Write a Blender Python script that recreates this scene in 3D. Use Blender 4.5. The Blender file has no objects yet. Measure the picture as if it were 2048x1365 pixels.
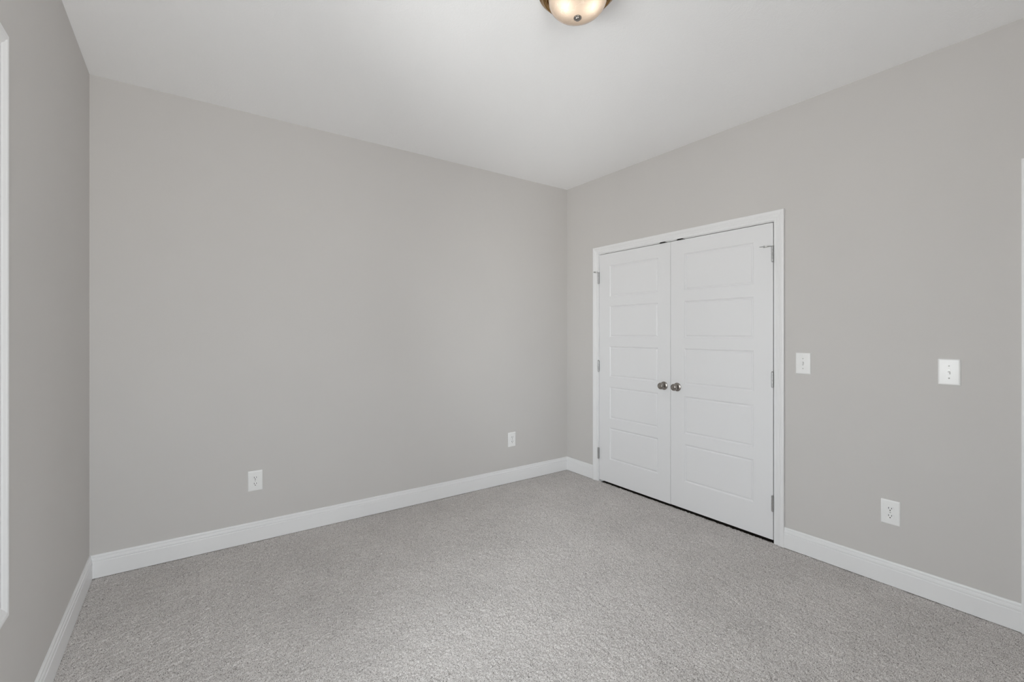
import bpy, bmesh, math, random
import numpy as np
from mathutils import Vector, Matrix

random.seed(3)
SC = bpy.context.scene
COL = SC.collection

# ------------------------------------------------------------------ camera
ZF = 0.028                       # carpet level below the measured datum
CAM_Z = 1.322 + ZF
YAW = 0.6171
cam_d = bpy.data.cameras.new('camera')
cam_d.sensor_width = 36.0
cam_d.sensor_fit = 'HORIZONTAL'
cam_d.lens = 16.131
cam_d.shift_y = -0.00753
cam_d.clip_start = 0.02
cam = bpy.data.objects.new('camera', cam_d)
cam.location = (0, 0, CAM_Z)
cam.rotation_euler = (math.pi / 2, 0, -YAW)
COL.objects.link(cam)
SC.camera = cam

# ------------------------------------------------------------------ world, exposure
SKY = 14.6
world = bpy.data.worlds.new('overcast_sky')
SC.world = world
world.use_nodes = True
wn, wl = world.node_tree.nodes, world.node_tree.links
wn.clear()
w_out = wn.new('ShaderNodeOutputWorld')
w_bg = wn.new('ShaderNodeBackground')
w_tc = wn.new('ShaderNodeTexCoord')
w_sep = wn.new('ShaderNodeSeparateXYZ')
w_ramp = wn.new('ShaderNodeValToRGB')
# even glow added below the horizon to lift the ceiling, overcast sky above
w_map = wn.new('ShaderNodeMapRange')
w_map.inputs['From Min'].default_value = -1.0
w_map.inputs['From Max'].default_value = 1.0
e = w_ramp.color_ramp.elements
e[0].position = 0.0; e[0].color = (0.985, 0.98, 0.975, 1)
e[1].position = 1.0; e[1].color = (0.90, 0.95, 1.0, 1)
x = e.new(0.485); x.color = (0.985, 0.98, 0.975, 1)
x = e.new(0.505); x.color = (0.93, 0.965, 1.0, 1)
w_bg.inputs['Strength'].default_value = SKY
wl.new(w_tc.outputs['Generated'], w_sep.inputs[0])
wl.new(w_sep.outputs['Z'], w_map.inputs['Value'])
wl.new(w_map.outputs[0], w_ramp.inputs[0])
wl.new(w_ramp.outputs[0], w_bg.inputs['Color'])
wl.new(w_bg.outputs[0], w_out.inputs[0])

SC.view_settings.view_transform = 'Standard'
SC.view_settings.look = 'None'
SC.view_settings.exposure = 0.0
SC.view_settings.gamma = 1.0
SC.view_settings.use_curve_mapping = False
SC.cycles.max_bounces = 20
SC.cycles.diffuse_bounces = 14
SC.cycles.transparent_max_bounces = 12
SC.cycles.sample_clamp_indirect = 6.0
SC.cycles.denoising_prefilter = 'NONE'

# ------------------------------------------------------------------ room numbers (metres)
XR, XL, YB, YFR = 3.0733, -0.4337, 3.3899, -0.602     # inner wall faces
H = 2.743 + ZF
T = 0.13                                              # wall thickness
OPEN_Y0, OPEN_Y1, OPEN_Z = 1.4285, 2.9565, 2.0395 + ZF      # closet opening between jambs
ENT_Y0, ENT_Y1 = -0.472, 0.2898                              # entry opening
WIN_Y0, WIN_Y1, WIN_Z0, WIN_Z1 = 0.930, 1.8535, 0.573 + ZF, 2.112 + ZF
FW_X0, FW_X1 = -0.32, 0.74                                  # unseen window added behind the camera to light the room

# portals: tell the renderer where the sky comes in
def portal(loc, rot, sx, sy):
    l = bpy.data.lights.new('window_daylight', 'AREA')
    l.shape = 'RECTANGLE'; l.size = sx; l.size_y = sy
    l.cycles.is_portal = True
    o = bpy.data.objects.new('window_daylight', l)
    o.location = loc; o.rotation_euler = rot
    COL.objects.link(o)
portal((XL - T - 0.01, (WIN_Y0 + WIN_Y1) / 2, (WIN_Z0 + WIN_Z1) / 2), (0, -math.pi / 2, 0), WIN_Z1 - WIN_Z0, WIN_Y1 - WIN_Y0)
portal(((FW_X0 + FW_X1) / 2, YFR - T - 0.01, (WIN_Z0 + WIN_Z1) / 2), (math.pi / 2, 0, 0), FW_X1 - FW_X0, WIN_Z1 - WIN_Z0)  # portal for the added window behind the camera

# ------------------------------------------------------------------ materials
def srgb(r, g, b):
    f = lambda c: (c / 255 / 12.92) if c / 255 <= 0.04045 else ((c / 255 + 0.055) / 1.055) ** 2.4
    return (f(r), f(g), f(b), 1)

def mat(name, color, rough=0.6, metal=0.0, bump=0.0, bscale=200.0, bdetail=3.0, bdist=0.001, spec=0.5,
        vary=0.0, vscale=3.0):
    m = bpy.data.materials.new(name)
    m.use_nodes = True
    n, l = m.node_tree.nodes, m.node_tree.links
    b = n['Principled BSDF']
    b.inputs['Base Color'].default_value = (*color[:3], 1)
    b.inputs['Roughness'].default_value = rough
    b.inputs['Metallic'].default_value = metal
    b.inputs['Specular IOR Level'].default_value = spec
    tc = n.new('ShaderNodeTexCoord')
    if vary:
        nz = n.new('ShaderNodeTexNoise'); nz.inputs['Scale'].default_value = vscale
        nz.inputs['Detail'].default_value = 4
        mr = n.new('ShaderNodeMapRange')
        mr.inputs['From Min'].default_value = 0.3; mr.inputs['From Max'].default_value = 0.7
        mr.inputs['To Min'].default_value = 1 - vary; mr.inputs['To Max'].default_value = 1 + vary
        mx = n.new('ShaderNodeVectorMath'); mx.operation = 'SCALE'
        mx.inputs[0].default_value = color[:3]
        l.new(tc.outputs['Object'], nz.inputs['Vector'])
        l.new(nz.outputs['Fac'], mr.inputs['Value'])
        l.new(mr.outputs[0], mx.inputs['Scale'])
        l.new(mx.outputs[0], b.inputs['Base Color'])
    if bump:
        nb = n.new('ShaderNodeTexNoise'); nb.inputs['Scale'].default_value = bscale
        nb.inputs['Detail'].default_value = bdetail
        bp = n.new('ShaderNodeBump'); bp.inputs['Strength'].default_value = bump
        bp.inputs['Distance'].default_value = bdist
        l.new(tc.outputs['Object'], nb.inputs['Vector'])
        l.new(nb.outputs['Fac'], bp.inputs['Height'])
        l.new(bp.outputs[0], b.inputs['Normal'])
    return m

M_WALL = mat('greige_wall_paint', (0.610, 0.592, 0.576), 0.75, bump=0.25, bscale=260, bdist=0.0006, spec=0.25, vary=0.008, vscale=2.2)
M_TRIM = mat('white_trim_paint', (0.83, 0.83, 0.835), 0.40, bump=0.02, bscale=90, bdist=0.0002)
M_DOOR = mat('white_door_paint', (0.80, 0.80, 0.81), 0.45, bump=0.02, bscale=120, bdist=0.0002)
M_PLATE = mat('white_plastic', (0.87, 0.87, 0.865), 0.30, vary=0.01, vscale=30)
M_SLOT = mat('dark_slot', (0.015, 0.014, 0.013), 0.6, vary=0.05, vscale=200)
M_SCREW = mat('painted_screw', (0.55, 0.55, 0.54), 0.35, metal=0.3, vary=0.05, vscale=300)
M_NICKEL = mat('satin_nickel', (0.42, 0.41, 0.40), 0.33, metal=1.0, bump=0.05, bscale=500, bdist=0.0002)
M_HINGE = mat('brushed_nickel_hinge', (0.50, 0.50, 0.50), 0.36, metal=1.0, bump=0.05, bscale=500, bdist=0.0002)
M_PEWTER = mat('antique_pewter', (0.36, 0.335, 0.31), 0.27, metal=1.0, bump=0.02, bscale=220, bdist=0.0003, vary=0.10, vscale=60)
M_BRONZE = mat('brushed_bronze', (0.34, 0.21, 0.09), 0.16, metal=1.0, bump=0.06, bscale=180, bdist=0.0003, vary=0.10, vscale=40)
M_RUBBER = mat('white_rubber', (0.74, 0.74, 0.72), 0.6, vary=0.02, vscale=80)
M_DARK = mat('black_steel', (0.012, 0.012, 0.012), 0.45, vary=0.05, vscale=80)
M_CLOSET = mat('closet_paint', (0.50, 0.49, 0.47), 0.8, bump=0.1, bscale=200, bdist=0.0005)

def ceiling_mat():
    m = mat('white_brushed_ceiling', (0.95, 0.95, 0.955), 0.85, spec=0.15)
    n, l = m.node_tree.nodes, m.node_tree.links
    b = n['Principled BSDF']
    tc = n.new('ShaderNodeTexCoord')
    n1 = n.new('ShaderNodeTexNoise'); n1.inputs['Scale'].default_value = 3.2; n1.inputs['Detail'].default_value = 2
    mp = n.new('ShaderNodeVectorMath'); mp.operation = 'SCALE'; mp.inputs['Scale'].default_value = 0.5
    ad = n.new('ShaderNodeVectorMath'); ad.operation = 'ADD'
    wv = n.new('ShaderNodeTexNoise'); wv.inputs['Scale'].default_value = 55; wv.inputs['Detail'].default_value = 5
    wv.inputs['Distortion'].default_value = 1.6
    bp = n.new('ShaderNodeBump'); bp.inputs['Strength'].default_value = 0.5; bp.inputs['Distance'].default_value = 0.002
    l.new(tc.outputs['Object'], n1.inputs['Vector'])
    l.new(n1.outputs['Color'], mp.inputs[0])
    l.new(tc.outputs['Object'], ad.inputs[0]); l.new(mp.outputs[0], ad.inputs[1])
    l.new(ad.outputs[0], wv.inputs['Vector'])
    l.new(wv.outputs['Fac'], bp.inputs['Height'])
    l.new(bp.outputs[0], b.inputs['Normal'])
    return m
M_CEIL = ceiling_mat()

def carpet_mat():
    m = mat('heather_greige_tuft_shade_carpet', (0.45, 0.43, 0.41), 0.95, spec=0.1)
    n, l = m.node_tree.nodes, m.node_tree.links
    b = n['Principled BSDF']
    tc = n.new('ShaderNodeTexCoord')
    fi = n.new('ShaderNodeTexNoise'); fi.inputs['Scale'].default_value = 290; fi.inputs['Detail'].default_value = 2
    fi.inputs['Roughness'].default_value = 0.65
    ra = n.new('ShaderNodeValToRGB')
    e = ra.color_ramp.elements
    e[0].position = 0.34; e[0].color = (0.070, 0.062, 0.057, 1)  # darkest stop paints shaded gaps between tufts among the yarn flecks
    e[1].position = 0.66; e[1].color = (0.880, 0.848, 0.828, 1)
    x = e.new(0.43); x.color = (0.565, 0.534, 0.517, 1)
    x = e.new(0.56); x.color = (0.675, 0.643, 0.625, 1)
    lo = n.new('ShaderNodeTexNoise'); lo.inputs['Scale'].default_value = 2.6; lo.inputs['Detail'].default_value = 5
    lo.inputs['Roughness'].default_value = 0.6
    mr = n.new('ShaderNodeMapRange')
    mr.inputs['From Min'].default_value = 0.3; mr.inputs['From Max'].default_value = 0.7
    mr.inputs['To Min'].default_value = 0.91; mr.inputs['To Max'].default_value = 1.04
    mx = n.new('ShaderNodeVectorMath'); mx.operation = 'SCALE'
    l.new(tc.outputs['Object'], fi.inputs['Vector']); l.new(tc.outputs['Object'], lo.inputs['Vector'])
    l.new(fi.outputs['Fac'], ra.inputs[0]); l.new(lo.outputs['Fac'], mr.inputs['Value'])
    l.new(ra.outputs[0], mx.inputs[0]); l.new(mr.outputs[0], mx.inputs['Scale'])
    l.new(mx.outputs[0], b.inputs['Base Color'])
    return m
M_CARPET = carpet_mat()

def pane_mat():
    m = bpy.data.materials.new('clear_window_glass')
    m.use_nodes = True
    n, l = m.node_tree.nodes, m.node_tree.links
    n.clear()
    o = n.new('ShaderNodeOutputMaterial'); mix = n.new('ShaderNodeMixShader')
    tr = n.new('ShaderNodeBsdfTransparent'); gl = n.new('ShaderNodeBsdfGlossy'); fr = n.new('ShaderNodeFresnel')
    tr.inputs['Color'].default_value = (0.96, 0.97, 0.965, 1)
    gl.inputs['Roughness'].default_value = 0.02
    l.new(fr.outputs[0], mix.inputs[0]); l.new(tr.outputs[0], mix.inputs[1]); l.new(gl.outputs[0], mix.inputs[2])
    l.new(mix.outputs[0], o.inputs[0])
    return m
M_PANE = pane_mat()

def alabaster_mat():
    m = bpy.data.materials.new('alabaster_glass')
    m.use_nodes = True
    n, l = m.node_tree.nodes, m.node_tree.links
    n.clear()
    o = n.new('ShaderNodeOutputMaterial')
    tl = n.new('ShaderNodeBsdfTranslucent'); df = n.new('ShaderNodeBsdfDiffuse'); gl = n.new('ShaderNodeBsdfGlossy')
    m1 = n.new('ShaderNodeMixShader'); m2 = n.new('ShaderNodeMixShader'); fr = n.new('ShaderNodeFresnel')
    tc = n.new('ShaderNodeTexCoord')
    nz = n.new('ShaderNodeTexNoise'); nz.inputs['Scale'].default_value = 9; nz.inputs['Detail'].default_value = 4
    nz.inputs['Distortion'].default_value = 2.5
    ra = n.new('ShaderNodeValToRGB'); e = ra.color_ramp.elements
    e[0].position = 0.35; e[0].color = (0.82, 0.72, 0.62, 1)
    e[1].position = 0.62; e[1].color = (0.85, 0.75, 0.65, 1)
    x = e.new(0.50); x.color = (0.82, 0.72, 0.62, 1)
    y = e.new(0.515); y.color = (0.97, 0.90, 0.82, 1)
    z = e.new(0.53); z.color = (0.84, 0.74, 0.64, 1)
    l.new(tc.outputs['Object'], nz.inputs['Vector']); l.new(nz.outputs['Fac'], ra.inputs[0])
    l.new(ra.outputs[0], tl.inputs['Color'])
    df.inputs['Color'].default_value = (0.82, 0.74, 0.66, 1)
    gl.inputs['Roughness'].default_value = 0.12
    m1.inputs[0].default_value = 0.35
    l.new(tl.outputs[0], m1.inputs[1]); l.new(df.outputs[0], m1.inputs[2])
    l.new(fr.outputs[0], m2.inputs[0]); l.new(m1.outputs[0], m2.inputs[1]); l.new(gl.outputs[0], m2.inputs[2])
    l.new(m2.outputs[0], o.inputs[0])
    return m
M_GLASS = alabaster_mat()

def bulb_mat():
    m = bpy.data.materials.new('lit_warm_bulb')
    m.use_nodes = True
    n, l = m.node_tree.nodes, m.node_tree.links
    n.clear()
    o = n.new('ShaderNodeOutputMaterial'); e = n.new('ShaderNodeEmission')
    e.inputs['Color'].default_value = (1.0, 0.90, 0.78, 1)
    e.inputs['Strength'].default_value = 6.2
    l.new(e.outputs[0], o.inputs[0])
    return m
M_BULB = bulb_mat()

# ------------------------------------------------------------------ mesh helpers
def link(name, bm, m, parent=None, smooth=False, recalc=True):
    if recalc:
        bmesh.ops.recalc_face_normals(bm, faces=bm.faces)
    me = bpy.data.meshes.new(name)
    bm.to_mesh(me); bm.free()
    for x in (m if isinstance(m, (list, tuple)) else [m]):
        me.materials.append(x)
    if smooth:
        for p in me.polygons: p.use_smooth = True
        try: me.set_sharp_from_angle(angle=math.radians(35))
        except Exception: pass
    o = bpy.data.objects.new(name, me)
    COL.objects.link(o)
    if parent is not None: o.parent = parent
    return o

def tag(o, label, cat, group=None, kind=None):
    o['label'] = label; o['category'] = cat
    if group: o['group'] = group
    if kind: o['kind'] = kind
    return o

def box(bm, x0, y0, z0, x1, y1, z1):
    v = [bm.verts.new(p) for p in ((x0,y0,z0),(x1,y0,z0),(x1,y1,z0),(x0,y1,z0),(x0,y0,z1),(x1,y0,z1),(x1,y1,z1),(x0,y1,z1))]
    for f in ((0,3,2,1),(4,5,6,7),(0,1,5,4),(1,2,6,5),(2,3,7,6),(3,0,4,7)):
        bm.faces.new([v[i] for i in f])

def lathe(bm, prof, origin, axis, seg=40, mi=0):
    """prof = [(radius, height)], spun about axis from origin"""
    ax = Vector(axis).normalized()
    u = ax.orthogonal().normalized(); w = ax.cross(u)
    o = Vector(origin); rings = []
    for r, h in prof:
        if r < 1e-6:
            rings.append([bm.verts.new(o + ax * h)])
        else:
            rings.append([bm.verts.new(o + ax * h + (u * math.cos(2*math.pi*k/seg) + w * math.sin(2*math.pi*k/seg)) * r) for k in range(seg)])
    for a, b in zip(rings, rings[1:]):
        for k in range(seg):
            k2 = (k + 1) % seg
            if len(a) == 1 and len(b) == 1: continue
            if len(a) == 1: f = bm.faces.new((a[0], b[k], b[k2]))
            elif len(b) == 1: f = bm.faces.new((a[k], b[0], a[k2]))
            else: f = bm.faces.new((a[k], b[k], b[k2], a[k2]))
            f.material_index = mi

def rod(bm, a, b, r, seg=14, mi=0):
    a, b = Vector(a), Vector(b)
    L = (b - a).length
    lathe(bm, [(0, 0), (r * 0.85, 0), (r, r * 0.2), (r, L - r * 0.2), (r * 0.85, L), (0, L)], a, b - a, seg, mi)

# wall frames: (along, out of the wall into the room, up) -> world
MAP = {
    'right': lambda a, d, z: (XR - d, a, z),
    'left':  lambda a, d, z: (XL + d, a, z),
    'back':  lambda a, d, z: (a, YB - d, z),
    'front': lambda a, d, z: (a, YFR + d, z),
}

def mitre_sweep(bm, path, prof, mp, closed=False):
    """path: 2D points (a, z); prof: closed outline [(across, thickness)], across grows to the left of travel"""
    n = len(path); P = [Vector(p) for p in path]
    sections = []
    for i, p in enumerate(P):
        prv = P[i-1] if (i or closed) else None
        nxt = P[(i+1) % n] if (i < n-1 or closed) else None
        def nrm(d): d = d.normalized(); return Vector((-d.y, d.x))
        if prv is None: off = nrm(nxt - p)
        elif nxt is None: off = nrm(p - prv)
        else:
            a, b = nrm(p - prv), nrm(nxt - p)
            off = (a + b) / (1 + a.dot(b))
        sections.append([bm.verts.new(mp(*( (p + off*u).x, d, (p + off*u).y ))) for u, d in prof])
    m = len(prof)
    for i in range(n if closed else n-1):
        s, t = sections[i], sections[(i+1) % n]
        for k in range(m):
            bm.faces.new((s[k], s[(k+1) % m], t[(k+1) % m], t[k]))
    if not closed:
        bm.faces.new(sections[0]); bm.faces.new(sections[-1])

# casing profile, inner edge (u=0) to outer edge
CW = 0.062
CASING = [(0, -0.001), (0, 0.0085), (0.002, 0.0100), (0.016, 0.0105), (0.0185, 0.0088), (0.0215, 0.0092), (0.027, 0.0120),
          (0.034, 0.0145), (0.0365, 0.0132), (0.039, 0.0140), (0.046, 0.0168), (0.054, 0.0175), (0.060, 0.0165), (CW, 0.0140), (CW, -0.001)]
# baseboard profile (out, up)
BH = 0.1018 + ZF
BASE = [(-0.001, 0.004), (0.0140, 0.004), (0.0140, BH - 0.0395), (0.0132, BH - 0.0375), (0.0110, BH - 0.0365), (0.0120, BH - 0.034),
        (0.0125, BH - 0.027), (0.0112, BH - 0.019), (0.0092, BH - 0.0165), (0.0082, BH - 0.0155), (0.0088, BH - 0.0135),
        (0.0086, BH - 0.006), (0.0070, BH - 0.0015), (0.0050, BH), (-0.001, BH)]

def baseboard(name, side, a0, a1, m0, m1, label):
    bm = bmesh.new()
    mp = MAP[side]
    A = [bm.verts.new(mp(a0 + (max(d, 0) if m0 else 0), d, z)) for d, z in BASE]
    B = [bm.verts.new(mp(a1 - (max(d, 0) if m1 else 0), d, z)) for d, z in BASE]
    k = len(BASE)
    for i in range(k):
        bm.faces.new((A[i], A[(i+1) % k], B[(i+1) % k], B[i]))
    bm.faces.new(A); bm.faces.new(B)
    return tag(link(name, bm, M_TRIM), label, 'baseboard', kind='structure')

def wall(name, side, a0, a1, holes, label):
    """a slab of wall with rectangular openings (a0, a1, z0, z1)"""
    bm = bmesh.new(); mp = MAP[side]
    As = sorted({a0, a1, *[h[0] for h in holes], *[h[1] for h in holes]})
    Zs = sorted({-0.15, H + 0.0, *[h[2] for h in holes], *[h[3] for h in holes]})
    V = {}
    def v(a, d, z):
        k = (round(a, 5), d, round(z, 5))
        if k not in V: V[k] = bm.verts.new(mp(a, d, z))
        return V[k]
    for i in range(len(As) - 1):
        for j in range(len(Zs) - 1):
            ca, cz = (As[i] + As[i+1]) / 2, (Zs[j] + Zs[j+1]) / 2
            if any(h[0] < ca < h[1] and h[2] < cz < h[3] for h in holes): continue
            for d in (0.0, -T):
                bm.faces.new((v(As[i], d, Zs[j]), v(As[i+1], d, Zs[j]), v(As[i+1], d, Zs[j+1]), v(As[i], d, Zs[j+1])))
    for e in [e for e in bm.edges if len(e.link_faces) == 1]:
        p, q = e.verts
        kp = next(k for k, x in V.items() if x is p); kq = next(k for k, x in V.items() if x is q)
        if kp[1] == 0.0:
            bm.faces.new((p, q, V[(kq[0], -T, kq[2])], V[(kp[0], -T, kp[2])]))
    return tag(link(name, bm, M_WALL), label, 'wall', kind='structure')

# ------------------------------------------------------------------ the room shell
JT = 0.019    # jamb thickness
wall('wall_back', 'back', XL - T, XR + T, [], 'long blank greige wall straight ahead with two outlets')
wall('wall_right', 'right', YFR, YB, [(OPEN_Y0 - JT, OPEN_Y1 + JT, -0.15, OPEN_Z + JT), (ENT_Y0 - JT, ENT_Y1 + JT, -0.15, OPEN_Z + JT)],
     'greige wall on the right holding the double closet doors')
wall('wall_left', 'left', YFR, YB, [(WIN_Y0 - JT, WIN_Y1 + JT, WIN_Z0 - JT, WIN_Z1 + JT)], 'greige wall along the left edge holding the window')
wall('wall_front', 'front', XL - T, XR + T, [(FW_X0 - JT, FW_X1 + JT, WIN_Z0 - JT, WIN_Z1 + JT)],
     'greige wall behind the viewpoint with an added window')

bm = bmesh.new()
box(bm, XL - T, YFR - T, H, XR + T, YB + T, H + 0.12)
tag(link('ceiling', bm, M_CEIL), 'white lightly brushed ceiling', 'ceiling', kind='structure')

# carpet: a fine tufted height field
def carpet():
    step = 0.0040
    x0, x1, y0, y1 = XL - 0.01, XR + 0.004, YFR - 0.01, YB + 0.01
    nx, ny = int((x1 - x0) / step) + 1, int((y1 - y0) / step) + 1
    rng = np.random.default_rng(7)
    gx, gy = np.meshgrid(np.linspace(x0, x1, nx), np.linspace(y0, y1, ny))
    h = rng.random((ny, nx)) ** 0.6
    def blur(a, k):
        for _ in range(k):
            a = (a + np.roll(a, 1, 0) + np.roll(a, -1, 0)) / 3
            a = (a + np.roll(a, 1, 1) + np.roll(a, -1, 1)) / 3
        return a
    mid = blur(rng.random((ny, nx)), 2); mid = (mid - mid.mean()) / mid.std()
    big = blur(rng.random((ny, nx)), 14); big = (big - big.mean()) / big.std()
    z = (h - 0.62) * 0.0062 + mid * 0.0005 + big * 0.0006
    jx = (rng.random((ny, nx)) - 0.5) * step * 0.8
    jy = (rng.random((ny, nx)) - 0.5) * step * 0.8
    co = np.stack([gx + jx, gy + jy, z], -1).astype(np.float32).reshape(-1, 3)
    idx = np.arange(nx * ny).reshape(ny, nx)
    f = np.stack([idx[:-1, :-1], idx[:-1, 1:], idx[1:, 1:], idx[1:, :-1]], -1).reshape(-1, 4).astype(np.int32)
    me = bpy.data.meshes.new('floor')
    me.vertices.add(len(co)); me.vertices.foreach_set('co', co.ravel())
    me.loops.add(f.size); me.loops.foreach_set('vertex_index', f.ravel())
    me.polygons.add(len(f)); me.polygons.foreach_set('loop_start', np.arange(0, f.size, 4, dtype=np.int32))
    me.polygons.foreach_set('use_smooth', np.ones(len(f), dtype=bool))
    me.update(calc_edges=True)
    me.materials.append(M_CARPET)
    o = bpy.data.objects.new('floor', me); COL.objects.link(o)
    return tag(o, 'greige heathered cut-pile carpet, tuft-gap shade painted in, covering the floor', 'carpet', kind='structure')
carpet()

# closet interior behind the double doors, and the hall side behind the entry door
def alcove(name, y0, y1, depth, label):
    bm = bmesh.new()
    xa, xb = XR + T - 0.001, XR + T + depth
    z0, z1 = -0.028, 2.45
    v = {}
    for i, x in enumerate((xa, xb)):
        for j, y in enumerate((y0, y1)):
            for k, z in enumerate((z0, z1)):
                v[i, j, k] = bm.verts.new((x, y, z))
    for q in (((1,0,0),(1,1,0),(1,1,1),(1,0,1)), ((0,0,0),(1,0,0),(1,0,1),(0,0,1)), ((0,1,0),(1,1,0),(1,1,1),(0,1,1)),
              ((0,0,1),(1,0,1),(1,1,1),(0,1,1))):
        bm.faces.new([v[t] for t in q])
    bmesh.ops.recalc_face_normals(bm, faces=bm.faces)
    bmesh.ops.reverse_faces(bm, faces=bm.faces)
    return tag(link(name, bm, M_CLOSET, recalc=False), label, 'wall', kind='structure')
M_GAP_SHADE = mat('door_gap_shade_floor', (0.030, 0.022, 0.016), 0.7, bump=0.1, bscale=30, bdist=0.001, vary=0.15, vscale=8)  # near-black floor colour stands in for deep shade under the doors
bm = bmesh.new()
box(bm, XR - 0.030, OPEN_Y0 - JT - 0.005, -0.030, XR + T, OPEN_Y1 + JT + 0.005, -0.010)
box(bm, XR + T, OPEN_Y0 - 0.16, -0.030, XR + T + 0.63, OPEN_Y1 + 0.16, -0.010)
box(bm, XR - 0.030, ENT_Y0 - JT - 0.005, -0.030, XR + T, ENT_Y1 + JT + 0.005, -0.010)
box(bm, XR + T, ENT_Y0 - 0.11, -0.030, XR + T + 0.91, ENT_Y1 + 0.11, -0.010)
tag(link('closet_floor', bm, M_GAP_SHADE), 'floor inside the closet and hall doorways, coloured near-black as door-gap shade', 'floor', kind='structure')
alcove('wall_closet', OPEN_Y0 - 0.15, OPEN_Y1 + 0.15, 0.62, 'unlit closet interior behind the double doors')
alcove('wall_hall', ENT_Y0 - 0.10, ENT_Y1 + 0.10, 0.90, 'unlit hall behind the closed entry door')

# baseboards
baseboard('baseboard_back', 'back', XL, XR, True, True, 'white moulded baseboard along the long back wall')
baseboard('baseboard_left', 'left', YFR, YB, True, True, 'white moulded baseboard along the left wall')
baseboard('baseboard_right', 'right', OPEN_Y1 + 0.005 + CW, YB, False, True, 'short white baseboard between the back corner and closet casing')
baseboard('baseboard_right', 'right', ENT_Y1 + 0.005 + CW, OPEN_Y0 - 0.005 - CW, False, False, 'white baseboard between the closet casing and the entry casing')
baseboard('baseboard_right', 'right', YFR, ENT_Y0 - 0.005 - CW, True, False, 'short white baseboard past the entry door')
baseboard('baseboard_front', 'front', XL, XR, True, True, 'white moulded baseboard behind the viewpoint')

# ------------------------------------------------------------------ door casings and jambs
def door_trim(name, y0, y1, ztop, label):
    r = 0.005
    bm = bmesh.new()
    # travel up the far side, across, down the near side: outside lies to the left
    path = [(y0 - r, 0.002), (y0 - r, ztop + r), (y1 + r, ztop + r), (y1 + r, 0.002)]
    mitre_sweep(bm, path, CASING, MAP['right'])
    t = tag(link(name, bm, M_TRIM), label, 'door casing', kind='structure')
    bm = bmesh.new()
    box(bm, XR + 0.0005, y0 - JT, -0.0095, XR + T - 0.0005, y0, ztop + JT)
    box(bm, XR + 0.0005, y1, -0.0095, XR + T - 0.0005, y1 + JT, ztop + JT)
    box(bm, XR + 0.0005, y0, ztop, XR + T - 0.0005, y1, ztop + JT)
    # stop beads behind the door leaf
    box(bm, XR + 0.042, y0, 0.001, XR + 0.075, y0 + 0.011, ztop)
    box(bm, XR + 0.042, y1 - 0.011, 0.001, XR + 0.075, y1, ztop)
    link('jamb', bm, M_TRIM, t)
    return t
trim_closet = door_trim('trim_1', OPEN_Y0, OPEN_Y1, OPEN_Z, 'white moulded casing framing the double closet doors')
trim_entry = door_trim('trim_2', ENT_Y0, ENT_Y1, OPEN_Z, 'white door casing at the right edge beside the single switch')
# dark roller-catch strikes let into the closet head jamb, one above each leaf
for yc in (2.270, 2.112):
    bm = bmesh.new()
    box(bm, XR - 0.0045, yc - 0.030, OPEN_Z - 0.0030, XR + 0.030, yc + 0.030, OPEN_Z + 0.0005)
    box(bm, XR - 0.0060, yc - 0.022, OPEN_Z - 0.0045, XR - 0.0005, yc + 0.022, OPEN_Z + 0.0040)
    s = link('strike_plate', bm, M_DARK, trim_closet)
    s['label'] = 'black catch strike'

# ------------------------------------------------------------------ doors
PZ = [(0.198, 0.483), (0.5635, 0.846), (0.933, 1.207), (1.288, 1.566), (1.648, 1.926)]
RINGS = [(0.0, 0.0), (0.0012, 0.0018), (0.0080, 0.0070), (0.0105, 0.0077), (0.0130, 0.0068), (0.0190, 0.0026), (0.0215, 0.0022)]

def slab(name, y0, y1, z0, z1, sa, sb, label):
    """five-panel moulded door leaf whose face lies in the wall plane; sa, sb = stile widths at y0 and y1"""
    bm = bmesh.new()
    V = {}
    X = XR + 0.0005
    def v(y, z, d=0.0):
        k = (round(y, 5), round(z, 5), round(d, 5))
        if k not in V: V[k] = bm.verts.new((X + d, y, z))
        return V[k]
    ya, yb = y0 + sa, y1 - sb
    zs = [z0] + [t + ZF for p in PZ for t in p] + [z1]
    ys = [y0, ya, yb, y1]
    for i in range(3):
        for j in range(len(zs) - 1):
            if i == 1 and j % 2 == 1: continue
            bm.faces.new((v(ys[i], zs[j]), v(ys[i+1], zs[j]), v(ys[i+1], zs[j+1]), v(ys[i], zs[j+1])))
    for j in range(1, len(zs) - 1, 2):
        prev = None
        for o, d in RINGS:
            r = [v(ya + o, zs[j] + o, d), v(yb - o, zs[j] + o, d), v(yb - o, zs[j+1] - o, d), v(ya + o, zs[j+1] - o, d)]
            if prev:
                for k in range(4):
                    bm.faces.new((prev[k], prev[(k+1) % 4], r[(k+1) % 4], r[k]))
            prev = r
        bm.faces.new(prev)
    # edges and back of the leaf
    D = 0.035
    border = [e for e in bm.edges if len(e.link_faces) == 1]
    inv = {x: k for k, x in V.items()}
    for e in border:
        p, q = e.verts
        kp, kq = inv[p], inv[q]
        bm.faces.new((p, q, v(kq[0], kq[1], D), v(kp[0], kp[1], D)))
    bk = [v(y0, t, D) for t in zs] + [v(t, z1, D) for t in ys[1:]] + [v(y1, t, D) for t in reversed(zs[:-1])] + [v(t, z0, D) for t in reversed(ys[1:-1])]
    bm.faces.new(bk)
    return tag(link(name, bm, M_DOOR), label, 'door', kind='structure')

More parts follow.
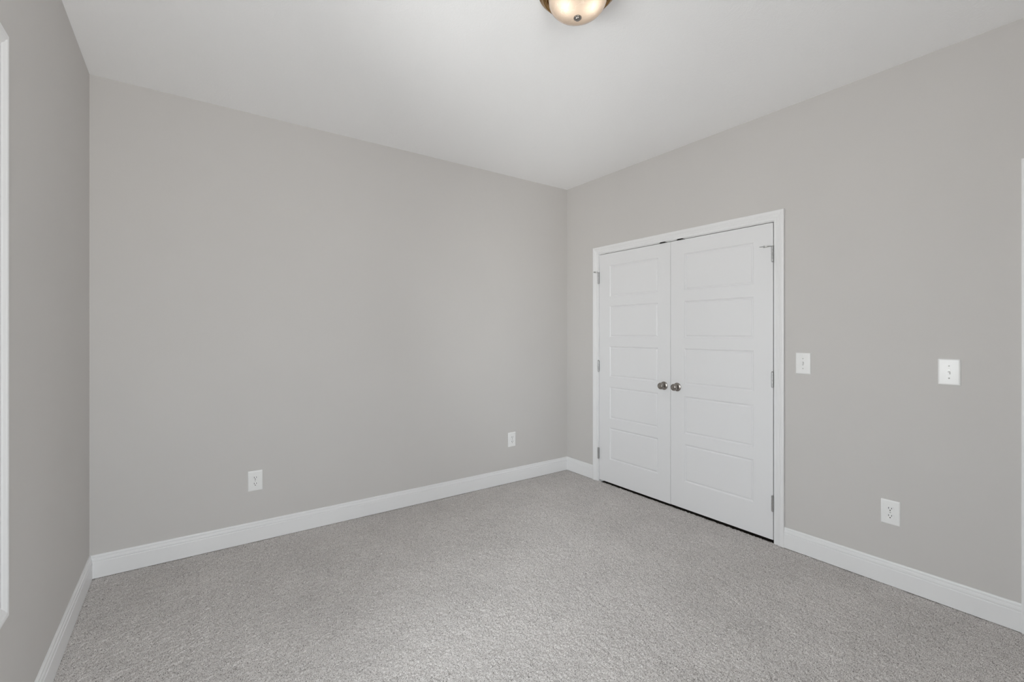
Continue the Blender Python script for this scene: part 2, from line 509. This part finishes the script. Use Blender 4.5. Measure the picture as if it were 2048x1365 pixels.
def knob(parent, y, z):
    ax = (-1, 0, 0); o = (XR + 0.0005, y, z)
    bm = bmesh.new()
    lathe(bm, [(0, -0.001), (0.0330, -0.001), (0.0330, 0.0030), (0.0318, 0.0048), (0.0290, 0.0056), (0.0270, 0.0072), (0.0240, 0.0086), (0.0165, 0.0100), (0.0150, 0.0120), (0, 0.0120)], o, ax, 44)
    k = link('door_knob', bm, M_PEWTER, parent, smooth=True)
    k['label'] = 'antique pewter round knob'
    bm = bmesh.new()
    lathe(bm, [(0, 0.010), (0.0120, 0.010), (0.0112, 0.020), (0.0125, 0.027), (0.0190, 0.0310), (0.0250, 0.0355), (0.0268, 0.0410), (0.0262, 0.0470),
               (0.0240, 0.0510), (0.0215, 0.0530), (0.0195, 0.0526), (0.0185, 0.0512), (0.0165, 0.0520), (0.0090, 0.0545), (0, 0.0550)], o, ax, 44)
    link('grip', bm, M_PEWTER, k, smooth=True)

def hinge(parent, y, zc, length=0.098):
    bm = bmesh.new()
    d, r = 0.0125, 0.0072
    n = 5; L = length / n
    for i in range(n):
        a = zc - length / 2 + i * L
        lathe(bm, [(0, 0.0004), (r * 0.92, 0.0004), (r, 0.0012), (r, L - 0.0012), (r * 0.92, L - 0.0004), (0, L - 0.0004)], (XR - d, y, a), (0, 0, 1), 20)
    for s, z in ((1, zc + length / 2), (-1, zc - length / 2)):      # pin heads
        lathe(bm, [(0, -0.001), (r * 0.75, -0.001), (r * 0.85, 0.0015), (r * 0.6, 0.0035), (0, 0.0042)], (XR - d, y, z), (0, 0, s), 16)
    # leaves running from the barrel back into the gap
    box(bm, XR - d, y - 0.0018, zc - length / 2 + 0.001, XR + 0.012, y + 0.0018, zc + length / 2 - 0.001)
    return link('hinge', bm, M_HINGE, parent, smooth=True)

def pin_stop(h, y, z, dirs, cut=0.0):
    """hinge-pin door stop: collar on the pin, arm, white bumper and threaded tip"""
    d = 0.0125
    p = Vector((XR - d, y, z))
    u = Vector(dirs).normalized()
    bm = bmesh.new()
    lathe(bm, [(0.004, 0), (0.0095, 0), (0.0095, 0.003), (0.004, 0.003)], p, (0, 0, 1), 20)
    rod(bm, p + u * 0.006 + Vector((0, 0, 0.0015)), p + u * (0.030 - cut * 0.5) + Vector((0, 0, 0.0015)), 0.0026)
    lathe(bm, [(0, 0), (0.0062, 0), (0.0070, 0.0012), (0.0070, 0.0065), (0.0062, 0.0078), (0, 0.0078)], p + u * (0.044 - cut * 0.5) + Vector((0, 0, 0.0015)), u, 18)
    rod(bm, p + u * (0.050 - cut * 0.5) + Vector((0, 0, 0.0015)), p + u * (0.074 - cut) + Vector((0, 0, 0.0015)), 0.0024)
    s = link('door_stop', bm, M_HINGE, h, smooth=True)
    bm = bmesh.new()
    lathe(bm, [(0, 0), (0.0060, 0), (0.0066, 0.002), (0.0066, 0.012), (0.0056, 0.0145), (0, 0.0145)], p + u * (0.0298 - cut * 0.5) + Vector((0, 0, 0.0015)), u, 18)
    link('bumper', bm, M_RUBBER, s, smooth=True)

HZ = (1.8300, 1.0255, 0.2305)
d1 = slab('door_1', 2.2003, 2.9520, -0.0085 + ZF, 2.0345 + ZF, 0.1148, 0.1215, 'left white five-panel closet door leaf, knob on its right stile')
knob(d1, 2.2586, 0.9085 + ZF)
for i, z in enumerate(HZ):
    h = hinge(d1, 2.9545, z - 0.006 * (i == 0) + ZF)
    if i == 0: pin_stop(h, 2.9545, z - 0.006 + 0.049 + 0.001 + ZF, (-1, 0.05, 0), 0.013)
d2 = slab('door_2', 1.4335, 2.1975, -0.0070 + ZF, 2.0345 + ZF, 0.1240, 0.1195, 'right white five-panel closet door leaf, knob on its left stile')
knob(d2, 2.1390, 0.9095 + ZF)
for i, z in enumerate(HZ):
    h = hinge(d2, 1.4310, z + 0.001 * (i == 0) + ZF)
    if i == 0: pin_stop(h, 1.4310, z + 0.050 + ZF, (-0.52, 0.85, -0.03))
d3 = slab('door_3', ENT_Y0 + 0.003, ENT_Y1 - 0.003, -0.010 + ZF, 2.0345 + ZF, 0.12, 0.12, 'white five-panel closed entry door past the right edge')
knob(d3, ENT_Y1 - 0.066, 0.909 + ZF)

# ------------------------------------------------------------------ windows
def window(name, side, a0, a1, units, label):
    mp = MAP[side]
    bm = bmesh.new()
    def fbox(b, u0, u1, d0, d1, z0, z1):
        p, q = mp(u0, d0, z0), mp(u1, d1, z1)
        box(b, min(p[0], q[0]), min(p[1], q[1]), z0, max(p[0], q[0]), max(p[1], q[1]), z1)
    fbox(bm, a0 - JT, a0, -T, -0.0005, WIN_Z0 - JT, WIN_Z1 + JT)
    fbox(bm, a1, a1 + JT, -T, -0.0005, WIN_Z0 - JT, WIN_Z1 + JT)
    fbox(bm, a0, a1, -T, -0.0005, WIN_Z0 - JT, WIN_Z0)
    fbox(bm, a0, a1, -T, -0.0005, WIN_Z1, WIN_Z1 + JT)
    w = (a1 - a0) / units
    for k in range(1, units):
        fbox(bm, a0 + k * w - 0.03, a0 + k * w + 0.03, -T, -0.0005, WIN_Z0, WIN_Z1)
    root = tag(link(name, bm, M_TRIM), label, 'window', kind='structure')
    bm = bmesh.new()
    r = 0.005
    path = [(a0 - r, WIN_Z0 - r), (a0 - r, WIN_Z1 + r), (a1 + r, WIN_Z1 + r), (a1 + r, WIN_Z0 - r)]
    mitre_sweep(bm, path, CASING, mp, closed=True)
    link('casing', bm, M_TRIM, root)
    zm = (WIN_Z0 + WIN_Z1) / 2
    for k in range(units):
        u0 = a0 + k * w + (0.031 if k else 0.001); u1 = a0 + (k + 1) * w - (0.031 if k < units - 1 else 0.001)
        for (z0, z1, d) in ((WIN_Z0 + 0.001, zm + 0.018, -0.065), (zm - 0.018, WIN_Z1 - 0.001, -0.100)):
            bm = bmesh.new(); s = 0.042
            fbox(bm, u0, u0 + s, d - 0.016, d + 0.016, z0, z1)
            fbox(bm, u1 - s, u1, d - 0.016, d + 0.016, z0, z1)
            fbox(bm, u0 + s, u1 - s, d - 0.016, d + 0.016, z0, z0 + s)
            fbox(bm, u0 + s, u1 - s, d - 0.016, d + 0.016, z1 - s, z1)
            sash = link('sash', bm, M_TRIM, root)
            bm = bmesh.new()
            fbox(bm, u0 + s - 0.004, u1 - s + 0.004, d - 0.002, d + 0.002, z0 + s - 0.004, z1 - s + 0.004)
            link('pane', bm, M_PANE, sash)
    return root
window('window_1', 'left', WIN_Y0, WIN_Y1, 1, 'white-cased window at the left edge of the left wall')
window('added_window_2', 'front', FW_X0, FW_X1, 1, 'unseen white-cased window added behind the viewpoint to light the room')

# ------------------------------------------------------------------ outlets and switches
def bevel_plate(bm, w, h, mp3):
    """mp3(u, v, d): plate-local to world"""
    rings = [(0.0, -0.0005), (0.0, 0.0022), (0.0016, 0.0044), (0.0050, 0.0060), (0.0075, 0.0062)]
    prev = None
    def ring(o, d):
        pts = []
        hw, hh, rr = w / 2 - o, h / 2 - o, 0.0035
        for cx, cy, a0 in ((hw - rr, hh - rr, 0), (-hw + rr, hh - rr, 90), (-hw + rr, -hh + rr, 180), (hw - rr, -hh + rr, 270)):
            for k in range(4):
                a = math.radians(a0 + 30 * k)
                pts.append((cx + rr * math.cos(a), cy + rr * math.sin(a), d))
        return [bm.verts.new(mp3(*p)) for p in pts]
    for o, d in rings:
        r = ring(o, d)
        if prev:
            for k in range(len(r)):
                bm.faces.new((prev[k], prev[(k+1) % len(r)], r[(k+1) % len(r)], r[k]))
        prev = r
    bm.faces.new(prev)

def frame(side, a, z):
    """plate-local (u, v, d) relative to an Empty at (a, z) on the wall"""
    b = Vector(MAP[side](0, 0, 0))
    def f(u, v, d): return Vector(MAP[side](u, d, v)) - b
    return Vector(MAP[side](a, 0, z)), f

def pbox(bm, f, u0, u1, v0, v1, d0, d1):
    p, q = f(u0, v0, d0), f(u1, v1, d1)
    box(bm, min(p.x, q.x), min(p.y, q.y), min(p.z, q.z), max(p.x, q.x), max(p.y, q.y), max(p.z, q.z))

def empty(name, loc):
    o = bpy.data.objects.new(name, None); o.empty_display_size = 0.05
    o.location = loc; COL.objects.link(o)
    return o

PW, PH = 0.0830, 0.1290
def screw(root, f, v):
    bm = bmesh.new()
    n = f(0, 0, 1)
    lathe(bm, [(0, 0.0050), (0.0036, 0.0050), (0.0034, 0.0068), (0.0024, 0.0074), (0, 0.0076)], f(0, v, 0), n, 16)
    link('screw', bm, M_SCREW, root, smooth=True)

def receptacle_shape(bm, f, vc, d0, d1):
    pts = []
    R, cut = 0.0172, 0.0143
    for k in range(40):
        a = 2 * math.pi * k / 40
        pts.append((R * math.cos(a), max(-cut, min(cut, R * math.sin(a)))))
    rings = []
    for s, d in ((1.0, d0), (1.0, d1 - 0.0006), (0.965, d1)):
        rings.append([bm.verts.new(f(x * s, vc + y * s, d)) for x, y in pts])
    for a, b in zip(rings, rings[1:]):
        for k in range(40):
            bm.faces.new((a[k], a[(k+1) % 40], b[(k+1) % 40], b[k]))
    bm.faces.new(rings[-1])

def outlet(side, a, z, label):
    loc, f = frame(side, a, z)
    root = tag(empty('wall_outlet', loc), label, 'outlet', 'white duplex wall outlets')
    bm = bmesh.new(); bevel_plate(bm, PW, PH, f); link('plate', bm, M_PLATE, root, smooth=True)
    flip = -1 if side in ('right',) else 1       # the long neutral slot sits on the left as seen from the room
    for vc in (0.0195, -0.0195):
        bm = bmesh.new(); receptacle_shape(bm, f, vc, 0.0050, 0.0082)
        r = link('receptacle', bm, M_PLATE, root)
        for u, hh in ((-0.0064 * flip, 0.0046), (0.0064 * flip, 0.0038)):
            bm = bmesh.new(); pbox(bm, f, u - 0.0013, u + 0.0013, vc + 0.0035 - hh, vc + 0.0035 + hh, 0.0060, 0.00845)
            link('slot', bm, M_SLOT, r)
        bm = bmesh.new()
        lathe(bm, [(0, 0.0060), (0.0028, 0.0060), (0.0028, 0.00845), (0, 0.00845)], f(0, vc - 0.0078, 0), f(0, 0, 1), 16)
        link('ground_hole', bm, M_SLOT, r)
    screw(root, f, 0.0)
    return root

def switch(side, a, z, up, label):
    loc, f = frame(side, a, z)
    root = tag(empty('light_switch', loc), label, 'light switch', 'white toggle light switches')
    bm = bmesh.new(); bevel_plate(bm, PW, PH, f); link('plate', bm, M_PLATE, root, smooth=True)
    bm = bmesh.new()
    # collar ring round the toggle, with a narrow shadow gap inside
    for (u0, u1, v0, v1) in ((-0.0066, -0.0050, -0.0132, 0.0132), (0.0050, 0.0066, -0.0132, 0.0132), (-0.0050, 0.0050, 0.0116, 0.0132), (-0.0050, 0.0050, -0.0132, -0.0116)):
        pbox(bm, f, u0, u1, v0, v1, 0.0050, 0.0070)
    link('collar', bm, M_PLATE, root)
    bm = bmesh.new(); pbox(bm, f, -0.0050, 0.0050, -0.0116, 0.0116, 0.0050, 0.00635); link('recess', bm, M_SCREW, root)
    bm = bmesh.new()
    s = 1 if up else -1
    base = [(-0.0040, -0.0068), (0.0040, -0.0068), (0.0040, 0.0068), (-0.0040, 0.0068)]
    tip = [(-0.0034, 0.0035), (0.0034, 0.0035), (0.0034, 0.0105), (-0.0034, 0.0105)]
    A = [bm.verts.new(f(u, v * s, 0.0055)) for u, v in base]
    B = [bm.verts.new(f(u, v * s, 0.0165)) for u, v in tip]
    for k in range(4): bm.faces.new((A[k], A[(k+1) % 4], B[(k+1) % 4], B[k]))
    bm.faces.new(A); bm.faces.new(B)
    bmesh.ops.bevel(bm, geom=list(bm.edges), offset=0.0008, segments=2, affect='EDGES')
    link('toggle', bm, M_PLATE, root, smooth=True)
    for v in (0.0302, -0.0302): screw(root, f, v)
    return root

outlet('back', 0.3635, 0.3665 + ZF, 'white duplex outlet low on the back wall, nearer the left corner')
outlet('back', 2.4030, 0.3610 + ZF, 'white duplex outlet low on the back wall, nearer the closet doors')
outlet('right', 0.8302, 0.3640 + ZF, 'white duplex outlet low on the right wall, below the two switches')
switch('right', 1.2560, 1.1375 + ZF, True, 'white toggle light switch just right of the closet door casing')
switch('right', 0.5985, 1.1305 + ZF, False, 'white toggle light switch nearest the right edge and entry casing')

# ------------------------------------------------------------------ ceiling light
LX, LY = 1.3220, 1.3935
light = tag(empty('ceiling_light', (LX, LY, H)), 'lit round flush ceiling light with alabaster bowl and bronze pan', 'ceiling light')
bm = bmesh.new()
lathe(bm, [(0, 0.001), (0.1600, 0.001), (0.1625, -0.002), (0.1620, -0.0050), (0.1580, -0.0080), (0.1555, -0.0090), (0.1550, -0.0120), (0.1520, -0.0150),
           (0.1490, -0.0160), (0.1480, -0.0190), (0.1455, -0.0225), (0.1430, -0.0240), (0.1405, -0.0235), (0.1390, -0.0215), (0.1350, -0.0200),
           (0.1330, -0.0225), (0.1310, -0.0260), (0.1290, -0.0270), (0.1265, -0.0255), (0.1250, -0.0180), (0, -0.0160)], (0, 0, 0), (0, 0, 1), 96)
link('pan', bm, M_BRONZE, light, smooth=True)
ZB, RB, HB = -0.039, 0.1195, 0.073
bm = bmesh.new()
prof = [(RB * math.cos(math.radians(t)), ZB - HB * math.sin(math.radians(t))) for t in range(0, 90, 5)] + [(0.004, ZB - HB)]
inner = [(0.004, ZB - HB + 0.004)] + [((RB - 0.004) * math.cos(math.radians(t)), ZB - (HB - 0.004) * math.sin(math.radians(t))) for t in range(85, -1, -5)]
lathe(bm, [(RB - 0.004, ZB + 0.006), (RB, ZB + 0.006)] + prof, (0, 0, 0), (0, 0, 1), 96)
link('glass_bowl', bm, M_GLASS, light, smooth=True)
bm = bmesh.new()
lathe(bm, [(0, ZB - HB + 0.001), (0.0165, ZB - HB + 0.0010), (0.0168, ZB - HB - 0.0020), (0.0155, ZB - HB - 0.0045), (0.0125, ZB - HB - 0.0052),
           (0.0120, ZB - HB - 0.0075), (0.0090, ZB - HB - 0.0105), (0.0045, ZB - HB - 0.0120), (0, ZB - HB - 0.0124)], (0, 0, 0), (0, 0, 1), 40)
link('finial', bm, M_PEWTER, light, smooth=True)
rt = Vector((math.cos(YAW), -math.sin(YAW), 0)); fw = Vector((math.sin(YAW), math.cos(YAW), 0))
for s in (-1, 1):
    c = rt * (0.046 * s) + fw * -0.034
    bm = bmesh.new()
    bmesh.ops.create_uvsphere(bm, u_segments=24, v_segments=16, radius=0.019,
                              matrix=Matrix.Translation((c.x, c.y, -0.066)) @ Matrix.Scale(1.45, 4, fw))
    link('bulb', bm, M_BULB, light, smooth=True)
